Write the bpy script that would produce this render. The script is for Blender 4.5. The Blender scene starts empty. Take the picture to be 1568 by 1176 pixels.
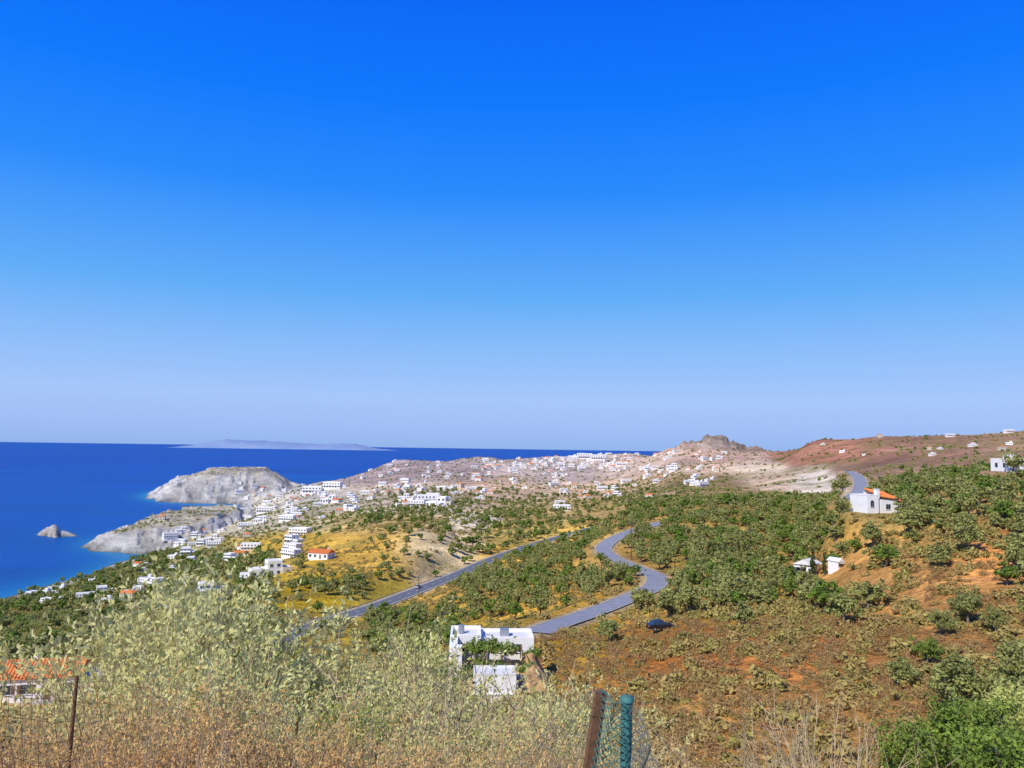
import bpy, math, random
import numpy as np
from mathutils import Matrix, Vector
random.seed(5); RNG=np.random.default_rng(11)
scene=bpy.context.scene
F=1207.0; H=150.0; PITCH=math.atan(0.0812); ROLL=math.radians(0.83)
# ------------------------------------------------------------------ camera
fw=np.array([0,math.cos(PITCH),math.sin(PITCH)]); up0=np.array([0,-math.sin(PITCH),math.cos(PITCH)]); r0=np.array([1.,0,0])
rt=math.cos(ROLL)*r0+math.sin(ROLL)*up0; up=-math.sin(ROLL)*r0+math.cos(ROLL)*up0
cam_d=bpy.data.cameras.new("camera"); cam=bpy.data.objects.new("camera",cam_d); scene.collection.objects.link(cam)
cam_d.sensor_width=36; cam_d.lens=36*F/1568; cam_d.clip_start=0.1; cam_d.clip_end=200000
M=Matrix(((rt[0],up[0],-fw[0],0),(rt[1],up[1],-fw[1],0),(rt[2],up[2],-fw[2],H),(0,0,0,1)))
cam.matrix_world=M; scene.camera=cam
# image helpers: pixel coordinates + estimated depth <-> world metres
def ray(u,v):
    a=(np.asarray(u,float)-784)/F; b=(588-np.asarray(v,float))/F
    x=fw[0]+a*rt[0]+b*up[0]; y=fw[1]+a*rt[1]+b*up[1]; z=fw[2]+a*rt[2]+b*up[2]
    return x/y, z/y
def P(u,v,d):
    s,t=ray(u,v); return (float(s)*d,d,H+float(t)*d)
def proj(x,y,z):
    zz=z-H
    c=x*fw[0]+y*fw[1]+zz*fw[2]; a=(x*rt[0]+y*rt[1]+zz*rt[2])/c; b=(x*up[0]+y*up[1]+zz*up[2])/c
    return 784+a*F, 588-b*F
# ------------------------------------------------------------------ noise
def hsh(ix,iy,sd):
    t=np.sin(ix*127.1+iy*311.7+sd*74.7)*43758.5453
    return t-np.floor(t)
def vn(x,y,sd=0):
    xi=np.floor(x); yi=np.floor(y); fx=x-xi; fy=y-yi
    fx=fx*fx*(3-2*fx); fy=fy*fy*(3-2*fy)
    a=hsh(xi,yi,sd); b=hsh(xi+1,yi,sd); c=hsh(xi,yi+1,sd); d=hsh(xi+1,yi+1,sd)
    return (a*(1-fx)+b*fx)*(1-fy)+(c*(1-fx)+d*fx)*fy
def fbm(x,y,sc,o=4,sd=0):
    r=0; am=1; tot=0
    for i in range(o):
        r=r+am*vn(x/sc+i*13.7,y/sc-i*7.3,sd+i); tot+=am; am*=0.5; sc=sc/2.03
    return r/tot*2-1
def sst(t): t=np.clip(t,0,1); return t*t*(3-2*t)
# ------------------------------------------------------------------ terrain profiles
near=[('z',-1.6,1.2),('z',-1.9,4)]
C={}
C[-300]=near+[(1200,12),(1160,40),(1115,80),(1080,120),(1030,200),(985,330),(960,450),(950,580),('z',-158,680),('z',-170,6000)]
C[0]=near+[(1200,12),(1150,40),(1105,80),(1072,120),(1010,200),(965,350),(940,520),(922,735),('z',-158,850),('z',-170,6000)]
C[100]=near+[(1200,12),(1150,40),(1105,80),(1072,120),(1000,210),(955,350),(922,520),(903,700),(891,840),('z',-158,930),('z',-170,6000)]
C[220]=near+[(1200,12),(1150,40),(1100,75),(1072,110),(1010,180),(958,300),(915,450),(890,620),(868,820),(852,1010),('z',-158,1060),('z',-170,6000)]
C[350]=near+[(1200,12),(1155,35),(1080,100),(1030,150),(985,220),(940,300),(905,380),(880,480),(850,700),(825,950),(805,1250),(795,1450),(789,1600),('z',-158,1700),('z',-170,6000)]
C[450]=near+[(1200,12),(1155,35),(1080,100),(1020,150),(968,235),(925,300),(880,380),(845,480),(815,700),(795,1000),(775,1350),(765,1700),(750,2000),(745,2200),('z',-158,2500),('z',-170,6000)]
C[540]=near+[(1200,12),(1155,35),(1080,100),(1020,150),(975,220),(940,290),(900,340),(850,440),(805,560),(795,650),(785,900),(765,1300),(748,1700),(738,2100),(729,2300),('z',-158,2700),('z',-170,6000)]
C[600]=near+[(1200,12),(1160,35),(1080,100),(1020,150),(970,220),(920,325),(885,365),(845,430),(800,520),(792,650),(778,900),(760,1200),(745,1500),(728,1900),(700,2350),('z',-100,2700),('z',-158,3000),('z',-170,6000)]
C[650]=near+[(1200,12),(1165,35),(1085,90),(1020,150),(965,220),(932,290),(900,358),(862,400),(803,490),(795,620),(778,850),(760,1150),(742,1500),(722,1950),(703,2400),('z',-100,2900),('z',-158,3200),('z',-170,6000)]
C[720]=near+[(1200,12),(1170,40),(1085,85),(1020,140),(965,190),(925,270),(873,415),(840,480),(800,600),(785,750),(765,1050),(745,1400),(722,1900),(698,2450),('z',-100,2900),('z',-158,3200),('z',-170,6000)]
C[784]=near+[(1200,12),(1175,40),(1070,93),(1010,135),(960,180),(925,240),(890,320),(847,470),(805,640),(785,800),(765,1100),(742,1500),(718,2000),(701,2500),('z',-70,2900),('z',-158,3400),('z',-170,6000)]
C[900]=near+[(1230,12),(1180,45),(1100,75),(1040,100),(975,135),(940,170),(910,210),(880,260),(850,310),(830,420),(812,590),(790,750),(768,1050),(745,1450),(720,2000),(694,2600),('z',-60,3000),('z',-158,3500),('z',-170,6000)]
C[960]=near+[(1230,12),(1180,45),(1110,70),(1040,95),(965,135),(918,190),(895,215),(862,257),(818,330),(790,480),(775,800),(760,1100),(742,1450),(722,1900),(698,2300),(692,2600),('z',-60,3000),('z',-158,3500),('z',-170,6000)]
C[1020]=near+[(1230,12),(1180,45),(1100,70),(1040,95),(960,125),(920,160),(885,215),(840,280),(799,375),(780,480),(768,650),(755,900),(737,1200),(716,1500),(700,1650),(688,1850),('z',-20,2100),('z',-60,3000),('z',-158,3600),('z',-170,6000)]
C[1050]=near+[(1230,12),(1180,45),(1100,67),(1040,90),(960,120),(925,150),(888,200),(840,270),(798,362),(778,465),(767,620),(752,880),(730,1180),(708,1500),(690,1680),(671,1800),('z',-10,2100),('z',-60,3000),('z',-158,3600),('z',-170,6000)]
C[1100]=near+[(1230,12),(1180,45),(1100,66),(1035,89),(960,117),(928,147),(889,195),(840,265),(797,356),(776,458),(766,610),(751,865),(727,1165),(705,1500),(686,1680),(665,1800),('z',-10,2100),('z',-60,3000),('z',-158,3600),('z',-170,6000)]
C[1140]=near+[(1230,12),(1180,45),(1100,65),(1030,88),(960,115),(930,145),(890,190),(840,260),(797,350),(775,450),(765,600),(750,850),(725,1150),(702,1500),(688,1680),(677,1800),('z',-10,2100),('z',-60,3000),('z',-158,3600),('z',-170,6000)]
C[1190]=near+[(1230,12),(1180,45),(1100,63),(1030,86),(960,112),(930,142),(885,185),(835,245),(793,325),(768,430),(757,550),(742,800),(722,1100),(712,1400),(693,1650),('z',-20,2000),('z',-60,3000),('z',-158,3600),('z',-170,6000)]
C[1245]=near+[(1230,12),(1180,45),(1100,62),(1030,85),(965,110),(925,140),(880,180),(830,230),(790,300),(765,380),(757,450),('z',-38,550),(745,750),(722,950),(692,1150),(674,1250),('z',0,1600),('z',-60,3000),('z',-158,3600),('z',-170,6000)]
C[1345]=near+[(1230,12),(1180,40),(1100,58),(1030,80),(965,100),(910,125),(850,150),(787,178),(770,215),(752,280),(748,330),('z',-28,450),(735,650),(700,900),(665,1150),('z',10,1500),('z',-60,3000),('z',-158,3600),('z',-170,6000)]
C[1450]=near+[(1230,12),(1180,40),(1100,56),(1030,75),(950,95),(880,115),(820,140),(780,165),(752,200),(743,250),(738,300),('z',-20,400),('z',-25,550),(700,800),(663,1100),('z',12,1500),('z',-60,3000),('z',-158,3600),('z',-170,6000)]
C[1568]=near+[(1230,12),(1180,40),(1100,55),(1030,72),(950,90),(880,108),(810,130),(770,150),(738,190),(724,240),(718,300),('z',-14,400),('z',-12,550),(690,750),(658,1050),('z',14,1500),('z',-60,3000),('z',-158,3600),('z',-170,6000)]
C[1900]=near+[(1230,12),(1180,40),(1100,55),(1030,72),(950,88),(880,104),(810,120),(760,145),(725,190),(708,240),(700,300),('z',0,400),('z',0,550),(685,750),(658,1050),('z',14,1500),('z',-60,3000),('z',-158,3600),('z',-170,6000)]
NS,ND=1100,1250; S0,S1=-1.2,1.2; L0,L1=math.log(1.2),math.log(4200.)
sg=np.linspace(S0,S1,NS); lg=np.linspace(L0,L1,ND); dg=np.exp(lg)
cu=sorted(C); cs=[]; cz=[]
for u in cu:
    s,_=ray(u,860); cs.append(float(s)); ds=[];zs=[]
    for e in C[u]:
        if e[0]=='z': zs.append(H+e[1]); ds.append(math.log(e[2]))
        else: zs.append(H+float(ray(u,e[0])[1])*e[1]); ds.append(math.log(e[1]))
    cz.append(np.interp(lg,ds,zs))
cz=np.array(cz); cs=np.array(cs)
Z=np.empty((NS,ND))
for j in range(ND): Z[:,j]=np.interp(sg,cs,cz[:,j])
def smooth(A,sig,ax):
    n=int(sig*3); k=np.exp(-0.5*(np.arange(-n,n+1)/sig)**2); k/=k.sum()
    A=np.moveaxis(A,ax,0); Pd=np.concatenate([np.repeat(A[:1],n,0),A,np.repeat(A[-1:],n,0)])
    out=np.zeros_like(A)
    for i,w in enumerate(k): out+=w*Pd[i:i+A.shape[0]]
    return np.moveaxis(out,0,ax)
Z=smooth(smooth(Z,7,0),5,1)
SG,DG=np.meshgrid(sg,dg,indexing='ij'); X=SG*DG; Y=DG
m=lambda a,b: sst((DG-a)/(b-a))
Z+=0.10*fbm(X,Y,1.5,3,1)*m(3,15)+0.35*fbm(X,Y,9,3,2)*m(25,60)+1.1*fbm(X,Y,35,3,3)*m(60,150)+4.5*fbm(X,Y,140,4,4)*m(350,800)+10*fbm(X,Y,330,5,5)*m(900,1500)*sst((Z-8)/50)
Z+=(1-np.abs(fbm(X,Y,210,5,6))-0.75)*26*m(900,1600)*sst((Z-15)/40)
# rock crags on the summit outcrop
Uu,Vv=proj(X,Y,Z)
crag=np.exp(-((Uu-1105)/72)**4)*sst((Z-138)/30)*(DG>1450)*(DG<2150)
cn=fbm(X,Y,85,5,8); c2=fbm(X,Y*0.7,38,4,9); Z+=crag*(13*sst((cn+0.05)*9)+12*sst((c2-0.0)*9)+6*np.abs(fbm(X,Y,18,3,10))-13)
# headland, spit and islet (limestone cliffs)
def polyd(px,py,qx,qy):
    n=len(px); best=np.full(qx.shape,1e18); ins=np.zeros(qx.shape,bool)
    for i in range(n):
        x1,y1=px[i],py[i]; x2,y2=px[(i+1)%n],py[(i+1)%n]
        dx,dy=x2-x1,y2-y1; t=np.clip(((qx-x1)*dx+(qy-y1)*dy)/(dx*dx+dy*dy),0,1)
        best=np.minimum(best,(qx-x1-t*dx)**2+(qy-y1-t*dy)**2)
        c=((y1>qy)!=(y2>qy)); ins^=c&(qx<(x2-x1)*(qy-y1)/(y2-y1+1e-12)+x1)
    return np.where(ins,1,-1)*np.sqrt(best)
rock=np.zeros_like(Z); tone=np.ones_like(Z)
def landform(pts,topu,topz,wid,warp,mask,gsc,gam,toprock,pw=0.62):
    global Z,rock
    px=[float(ray(u,780)[0])*d for u,d in pts]; py=[d for u,d in pts]
    qx,qy=X[mask],Y[mask]
    sd=polyd(px,py,qx,qy)+warp*fbm(qx,qy,warp*3,5,21)
    uu=784+qx/qy*F
    top=np.interp(uu,topu,topz)
    t=np.clip(sd/wid,-0.6,1)
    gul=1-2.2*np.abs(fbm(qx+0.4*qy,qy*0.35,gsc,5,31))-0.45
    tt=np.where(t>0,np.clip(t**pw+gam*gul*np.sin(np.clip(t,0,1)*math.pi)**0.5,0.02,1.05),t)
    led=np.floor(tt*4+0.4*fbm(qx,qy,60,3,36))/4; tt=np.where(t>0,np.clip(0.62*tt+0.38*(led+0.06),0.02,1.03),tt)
    hh=top*tt+np.where(t>0,3.0*fbm(qx,qy,60,4,33)*np.minimum(1,top/30),0)
    hh=np.where(t<0,t*25,hh)
    z=Z[mask]; r=rock[mask]; tn=tone[mask]; b=hh>z
    nn=fbm(qx,qy,50,4,35)
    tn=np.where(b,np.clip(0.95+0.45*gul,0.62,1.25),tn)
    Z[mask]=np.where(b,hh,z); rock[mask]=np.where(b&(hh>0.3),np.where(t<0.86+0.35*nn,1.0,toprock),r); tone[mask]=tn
landform([(222,2150),(243,2040),(290,2000),(345,2015),(400,1960),(460,1900),(520,2100),(480,2500),(380,2600),(270,2550),(225,2350)],
   [200,222,240,262,300,325,345,412,428,450,520],[6,12,28,48,58,73,75,77,64,40,34],110,26,(DG>1750)&(DG<2800)&(Uu<560),60,.42,.4)
landform([(118,1135),(150,1098),(200,1085),(240,1090),(300,1110),(360,1180),(400,1450),(352,1590),(300,1500),(250,1440),(190,1290),(140,1190)],
   [120,160,230,300,360,400],[6,17,31,36,36,40],46,14,(DG>1000)&(DG<1750)&(Uu<430),30,.40,.12)
landform([(55,1275),(72,1262),(88,1250),(100,1262),(120,1268),(115,1320),(75,1320)],[55,70,80,86,92,99,104,120],[2,5,10,10,15,12,5,2],9,9,(DG>1200)&(DG<1400)&(Uu<150),12,.6,1,.45)
# ------------------------------------------------------------------ roads
def spline(pts,step):
    p=np.array(pts); p=np.vstack([2*p[0]-p[1],p,2*p[-1]-p[-2]]); out=[]
    for i in range(1,len(p)-2):
        n=max(2,int(np.linalg.norm(p[i+1]-p[i])/step))
        for k in range(n):
            t=k/n; a,b,c,d=p[i-1],p[i],p[i+1],p[i+2]
            out.append(0.5*((2*b)+(c-a)*t+(2*a-5*b+4*c-d)*t*t+(3*b-a-3*c+d)*t**3))
    out.append(p[-2]); return np.array(out)
def relax(R):
    R=R.copy()
    for _ in range(6): R[1:-1,2]=(R[:-2,2]+2*R[1:-1,2]+R[2:,2])/4
    return R
R1=relax(spline([P(*q) for q in [(330,1048,158),(405,1000,195),(440,974,230),(505,951,275),(580,927,315),(650,900,360),(705,878,405),(760,854,455),(835,829,530),(920,806,610),(960,797,690)]],3))
R2=relax(spline([P(*q) for q in [(1060,789,405),(1005,803,368),(955,819,325),(925,838,292),(935,853,268),(970,868,246),(1003,883,226),(1000,900,206),(960,918,188),(905,940,168),(860,955,150),(820,970,134)]],2.5))
R3=relax(spline([P(*q) for q in [(1298,722,350),(1310,728,300),(1317,738,255),(1316,752,222),(1300,765,205)]],3))
roadd=np.full(Z.shape,1e9)
def carve(R,hw,flat,fade):
    global Z
    mk=(Y>R[:,1].min()-fade-5)&(Y<R[:,1].max()+fade+5)&(X>R[:,0].min()-fade-5)&(X<R[:,0].max()+fade+5)
    qx,qy=X[mk],Y[mk]; best=np.full(qx.shape,1e18); bi=np.zeros(qx.shape,int)
    for i,a in enumerate(R):
        d2=(qx-a[0])**2+(qy-a[1])**2; b=d2<best; best[b]=d2[b]; bi[b]=i
    G=np.gradient(R,axis=0); ln=np.linalg.norm(G[:,:2],axis=1); tx,ty,sl=G[:,0]/ln,G[:,1]/ln,G[:,2]/ln
    al=(qx-R[bi,0])*tx[bi]+(qy-R[bi,1])*ty[bi]; al=np.clip(al,-3,3); bz=R[bi,2]+al*sl[bi]
    dd=np.sqrt(best); w=sst((dd-hw-flat)/fade)
    Z[mk]=bz*(1-w)+Z[mk]*w
    roadd[mk]=np.minimum(roadd[mk],dd-hw)
def pad(x,y,z,r,fade):
    global Z
    dd=np.hypot(X-x,Y-y); w=sst((dd-r)/fade); Z=z*(1-w)+Z*w
carve(R1,4.2,3,16); carve(R2,2.7,2.5,10); carve(R3,1.8,1.5,6)
pR=P(1345,784,180); pad(*pR,6,9); pE=P(1562,722,205); pad(*pE,8,8)
def hgt(x,y,A=None):
    A=Z if A is None else A
    x=np.asarray(x,float); y=np.asarray(y,float)
    fs=(np.clip(x/y,S0,S1-1e-6)-S0)/(S1-S0)*(NS-1); fl=(np.clip(np.log(np.maximum(y,1.2)),L0,L1-1e-6)-L0)/(L1-L0)*(ND-1)
    i=fs.astype(int); j=fl.astype(int); i=np.clip(i,0,NS-2); j=np.clip(j,0,ND-2); a=fs-i; b=fl-j
    return (A[i,j]*(1-a)+A[i+1,j]*a)*(1-b)+(A[i,j+1]*(1-a)+A[i+1,j+1]*a)*b
LD=np.exp(np.linspace(math.log(3),math.log(4100),1400))
def hit(u,v):
    s,t=ray(u,v); hz=hgt(float(s)*LD,LD); rz=H+float(t)*LD
    k=np.nonzero(rz<np.maximum(hz,0))[0]
    if len(k)==0: return None
    d=LD[k[0]]; return (float(s)*d,d,float(max(hz[k[0]],0)))
# ------------------------------------------------------------------ land cover colours
def lin(c):
    c=np.array(c)/255.; return np.where(c<=0.04045,c/12.92,((c+0.055)/1.055)**2.4)
sites=[ # u,v,ru,rv,rgb
(60,1120,120,60,(210,165,95)),(300,1120,160,60,(205,178,105)),(600,1120,160,60,(200,182,115)),(60,960,90,30,(160,150,85)),(60,930,90,18,(145,145,85)),
(190,930,50,14,(215,205,170)),(200,890,120,16,(150,145,92)),(330,860,90,18,(180,172,122)),(250,985,100,20,(185,170,98)),
(480,900,80,25,(195,165,70)),(450,850,70,22,(208,172,85)),(560,850,60,30,(218,178,98)),(560,800,70,12,(200,172,115)),(680,850,45,32,(230,206,160)),(725,800,28,12,(242,226,195)),
(780,815,40,12,(205,178,110)),(800,850,60,12,(236,192,105)),(880,825,50,10,(242,200,115)),(770,900,70,14,(215,170,90)),(740,925,60,14,(235,185,98)),(870,925,60,14,(218,172,90)),
(600,960,90,25,(190,162,80)),(430,790,100,18,(195,185,160)),(450,760,90,12,(205,198,182)),(620,760,80,16,(192,176,155)),(620,720,90,12,(168,150,142)),
(780,755,80,16,(205,178,150)),(850,720,90,14,(190,172,158)),(860,775,80,10,(190,162,110)),(960,745,60,14,(205,176,145)),(1000,715,60,12,(200,176,155)),
(1110,675,60,10,(194,160,140)),(1110,705,60,10,(208,176,155)),(1060,745,60,12,(158,132,100)),(1120,760,60,8,(150,132,90)),(1200,733,70,12,(220,194,165)),(1160,715,40,8,(238,220,192)),
(1250,735,30,10,(252,242,222)),(1300,690,70,12,(166,120,100)),(1420,690,80,14,(164,128,108)),(1530,685,60,12,(168,138,110)),(1250,690,50,10,(176,132,108)),(1380,725,80,10,(155,128,104)),
(1010,850,80,30,(195,158,95)),(1150,820,100,30,(185,155,90)),(1250,870,90,25,(198,152,95)),(1400,850,90,40,(212,162,105)),(1530,830,60,35,(220,158,104)),(1450,930,90,25,(205,154,100)),
(1100,930,100,20,(182,148,80)),(900,990,70,25,(175,142,70)),(880,1060,70,40,(190,145,76)),(1050,1020,110,40,(198,136,82)),(1200,1010,100,40,(200,138,86)),(1200,1100,130,50,(186,140,86)),(1050,1120,100,40,(195,150,92)),
(1400,1050,100,50,(182,138,88)),(1540,1000,80,60,(194,148,98)),(805,1030,20,30,(220,155,82)),(1380,780,60,14,(186,156,108))]
Uu,Vv=proj(X,Y,np.maximum(Z,-5))
wu=Uu+28*fbm(Uu,Vv,60,3,51); wv=Vv+12*fbm(Uu,Vv*2,60,3,52)
acc=np.zeros(Z.shape+(3,)); wt=np.full(Z.shape,1e-9)
for u,v,ru,rv,c in sites:
    w=np.exp(-np.minimum(((wu-u)/(ru*0.85))**2+((wv-v)/(rv*0.85))**2,60))+1e-7/(1+((wu-u)/ru)**2+((wv-v)/rv)**2)
    acc+=w[...,None]*lin(c); wt+=w
col=acc/wt[...,None]*0.90
lum=col.mean(-1,keepdims=True); col=np.clip(lum+(col-lum)*1.15,0.01,1)
n1=fbm(X,Y,22,4,61)[...,None]; n2=fbm(X,Y,90,4,62)[...,None]
far=sst((DG-900)/600)[...,None]
n1=np.where(DG[...,None]>700,n2,n1)
col*=1+0.5*n1
grn=np.array([0.23,0.22,0.055])
gm=sst((fbm(X,Y,30,3,64)-0.1)*4)[...,None]*0.45*(1-far); col=col*(1-gm)+grn*gm
hz=sst((DG-1300)/1500)[...,None]*0.2; col=col*(1-hz)+np.array([0.40,0.40,0.48])*hz  # aerial haze painted into the cover colour, stronger with distance
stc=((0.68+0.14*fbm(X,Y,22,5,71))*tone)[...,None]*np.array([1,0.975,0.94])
rk=np.clip(rock*(0.85+0.3*fbm(X,Y,40,4,72)),0,1)
rk=np.maximum(rk,sst((10-Z)/4)*(DG>500)*(Z>-3)*0.8)
wet=sst((2.8-Z)/2.4)*(DG>500)*0.65
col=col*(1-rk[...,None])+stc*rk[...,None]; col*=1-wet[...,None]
# dry garrigue on the tops of the headlands
hd=((rock>0.05)&(rock<0.5))*1.0; hd=smooth(smooth(hd,1,0),1,1)[...,None]*0.7; col=col*(1-hd)+(np.array([0.38,0.34,0.25])*(0.85+0.6*fbm(X,Y,35,4,74))[...,None])*hd
rr=np.clip(crag*0.9,0,.8)[...,None]; col=col*(1-rr)+(np.array([0.46,0.38,0.31])*(0.8+0.7*fbm(X,Y,30,4,73))[...,None])*rr
sh=(sst((3.0-roadd)/2.5)*(roadd<50))[...,None]*0.8; col=col*(1-sh)+np.array([0.54,0.42,0.25])*sh
# ------------------------------------------------------------------ materials
def newmat(n):
    m=bpy.data.materials.new(n); m.use_nodes=True; nt=m.node_tree; return m,nt,nt.nodes['Principled BSDF']
def N(nt,t,**k):
    n=nt.nodes.new(t)
    for a,b in k.items(): setattr(n,a,b)
    return n
def mixc(nt,fac,a,b,mode='MIX'):
    n=N(nt,'ShaderNodeMix',data_type='RGBA',blend_type=mode)
    for s,val in ((0,fac),(6,a),(7,b)):
        if isinstance(val,bpy.types.NodeSocket): nt.links.new(val,n.inputs[s])
        elif s==0: n.inputs[0].default_value=val
        else: n.inputs[s].default_value=tuple(val)+((1,) if len(val)==3 else ())
    return n.outputs[2]
def noise(nt,scale,detail=4,rough=0.6,vec=None):
    n=N(nt,'ShaderNodeTexNoise'); n.inputs['Scale'].default_value=scale; n.inputs['Detail'].default_value=detail; n.inputs['Roughness'].default_value=rough
    if vec is not None: nt.links.new(vec,n.inputs['Vector'])
    return n.outputs['Fac']
def mapr(nt,v,a,b,c,d):
    n=N(nt,'ShaderNodeMapRange'); nt.links.new(v,n.inputs[0])
    for i,x in enumerate((a,b,c,d)): n.inputs[i+1].default_value=x
    return n.outputs[0]
def simple(name,c,var=0.15,scale=2.0,rough=0.8,metal=0,spec=0.3,bump=0.0):
    m,nt,b=newmat(name); tc=N(nt,'ShaderNodeTexCoord')
    f=noise(nt,scale,5,0.65,tc.outputs['Object'])
    f=mapr(nt,f,0.3,0.7,0,1)
    nt.links.new(mixc(nt,f,[x*(1-var) for x in c],[min(1,x*(1+var)) for x in c]),b.inputs['Base Color'])
    b.inputs['Roughness'].default_value=rough; b.inputs['Metallic'].default_value=metal; b.inputs['Specular IOR Level'].default_value=spec
    if bump:
        bp=N(nt,'ShaderNodeBump'); bp.inputs['Strength'].default_value=bump; bp.inputs['Distance'].default_value=0.05
        nt.links.new(f,bp.inputs['Height']); nt.links.new(bp.outputs[0],b.inputs['Normal'])
    return m
def foliage(name,cd,cl,alt,altamt=0.6,trans=0.25):
    m,nt,b=newmat(name); at=N(nt,'ShaderNodeAttribute'); at.attribute_name='shade'; oi=N(nt,'ShaderNodeObjectInfo')
    c=mixc(nt,at.outputs['Fac'],cd,cl)
    r=mapr(nt,oi.outputs['Random'],0,1,0,altamt)
    c=mixc(nt,r,c,alt)
    nt.links.new(c,b.inputs['Base Color']); b.inputs['Roughness'].default_value=0.6; b.inputs['Specular IOR Level'].default_value=0.25
    tr=N(nt,'ShaderNodeBsdfTranslucent'); nt.links.new(c,tr.inputs[0]); ms=N(nt,'ShaderNodeMixShader'); ms.inputs[0].default_value=trans
    nt.links.new(b.outputs[0],ms.inputs[1]); nt.links.new(tr.outputs[0],ms.inputs[2]); nt.links.new(ms.outputs[0],nt.nodes['Material Output'].inputs[0])
    return m
mt,nt,b=newmat("hillside_ground")
at=N(nt,'ShaderNodeAttribute'); at.attribute_name='cover'; geo=N(nt,'ShaderNodeNewGeometry'); ar=N(nt,'ShaderNodeAttribute'); ar.attribute_name='rockiness'
pos=geo.outputs['Position']
fA=mapr(nt,noise(nt,0.9,6,0.7,pos),0.3,0.7,0.55,1.45)
fB=mapr(nt,noise(nt,0.06,8,0.75,pos),0.35,0.65,0.62,1.35)
mA=N(nt,'ShaderNodeVectorMath',operation='SCALE'); nt.links.new(at.outputs['Color'],mA.inputs[0]); nt.links.new(fA,mA.inputs['Scale'])
mB=N(nt,'ShaderNodeVectorMath',operation='SCALE'); nt.links.new(mA.outputs[0],mB.inputs[0]); nt.links.new(fB,mB.inputs['Scale'])
# fissured, bedded limestone
mp=N(nt,'ShaderNodeMapping'); mp.inputs['Scale'].default_value=(0.6,0.6,3.2); mp.inputs['Rotation'].default_value=(0.15,0.1,0); nt.links.new(pos,mp.inputs[0])
fs_=noise(nt,0.035,9,0.78,mp.outputs[0]); fs2=mapr(nt,fs_,0.40,0.58,0.58,1.12)
mC=N(nt,'ShaderNodeVectorMath',operation='SCALE'); nt.links.new(at.outputs['Color'],mC.inputs[0]); nt.links.new(fs2,mC.inputs['Scale'])
nt.links.new(mixc(nt,ar.outputs['Fac'],mB.outputs[0],mC.outputs[0]),b.inputs['Base Color']); b.inputs['Roughness'].default_value=0.95; b.inputs['Specular IOR Level'].default_value=0.1
bp=N(nt,'ShaderNodeBump'); bp.inputs['Strength'].default_value=0.6; bp.inputs['Distance'].default_value=0.25
nt.links.new(noise(nt,1.6,6,0.7,pos),bp.inputs['Height'])
bp2=N(nt,'ShaderNodeBump'); bp2.inputs['Strength'].default_value=0.9; bp2.inputs['Distance'].default_value=7
nt.links.new(noise(nt,0.05,8,0.65,pos),bp2.inputs['Height'])
bp3=N(nt,'ShaderNodeBump'); bp3.inputs['Distance'].default_value=16; nt.links.new(ar.outputs['Fac'],bp3.inputs['Strength']); nt.links.new(fs_,bp3.inputs['Height'])
nt.links.new(bp3.outputs[0],bp2.inputs['Normal']); nt.links.new(bp2.outputs[0],bp.inputs['Normal']); nt.links.new(bp.outputs[0],b.inputs['Normal'])
def mesh_np(name,V,Fq,mats,mi=None,shade=None,smooth=False):
    me=bpy.data.meshes.new(name); V=np.asarray(V,np.float32); Fq=np.asarray(Fq,np.int32); k=Fq.shape[1]
    me.vertices.add(len(V)); me.vertices.foreach_set('co',V.ravel())
    me.loops.add(Fq.size); me.loops.foreach_set('vertex_index',Fq.ravel())
    me.polygons.add(len(Fq)); me.polygons.foreach_set('loop_start',np.arange(0,Fq.size,k,dtype=np.int32)); me.polygons.foreach_set('loop_total',np.full(len(Fq),k,np.int32))
    for m_ in mats: me.materials.append(m_)
    if mi is not None: me.polygons.foreach_set('material_index',np.asarray(mi,np.int32))
    if smooth: me.polygons.foreach_set('use_smooth',np.ones(len(Fq),bool))
    me.update(calc_edges=True)
    if shade is not None:
        a=me.attributes.new('shade','FLOAT','FACE'); a.data.foreach_set('value',np.asarray(shade,np.float32))
    return me
def link(name,me,loc=(0,0,0),rz=0,sc=1,parent=None):
    o=bpy.data.objects.new(name,me); o.location=loc; o.rotation_euler=(0,0,rz); o.scale=(sc,sc,sc) if not hasattr(sc,'__len__') else sc
    scene.collection.objects.link(o)
    if parent: o.parent=parent
    return o
ii,jj=np.meshgrid(np.arange(NS-1),np.arange(ND-1),indexing='ij'); a=(ii*ND+jj).ravel()
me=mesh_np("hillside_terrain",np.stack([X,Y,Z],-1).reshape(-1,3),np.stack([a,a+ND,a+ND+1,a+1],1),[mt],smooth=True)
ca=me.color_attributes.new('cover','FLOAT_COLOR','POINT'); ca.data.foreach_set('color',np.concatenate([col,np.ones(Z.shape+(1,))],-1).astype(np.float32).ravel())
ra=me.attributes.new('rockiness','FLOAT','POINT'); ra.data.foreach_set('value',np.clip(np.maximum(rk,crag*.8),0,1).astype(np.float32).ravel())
link("hillside_terrain",me)
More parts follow.
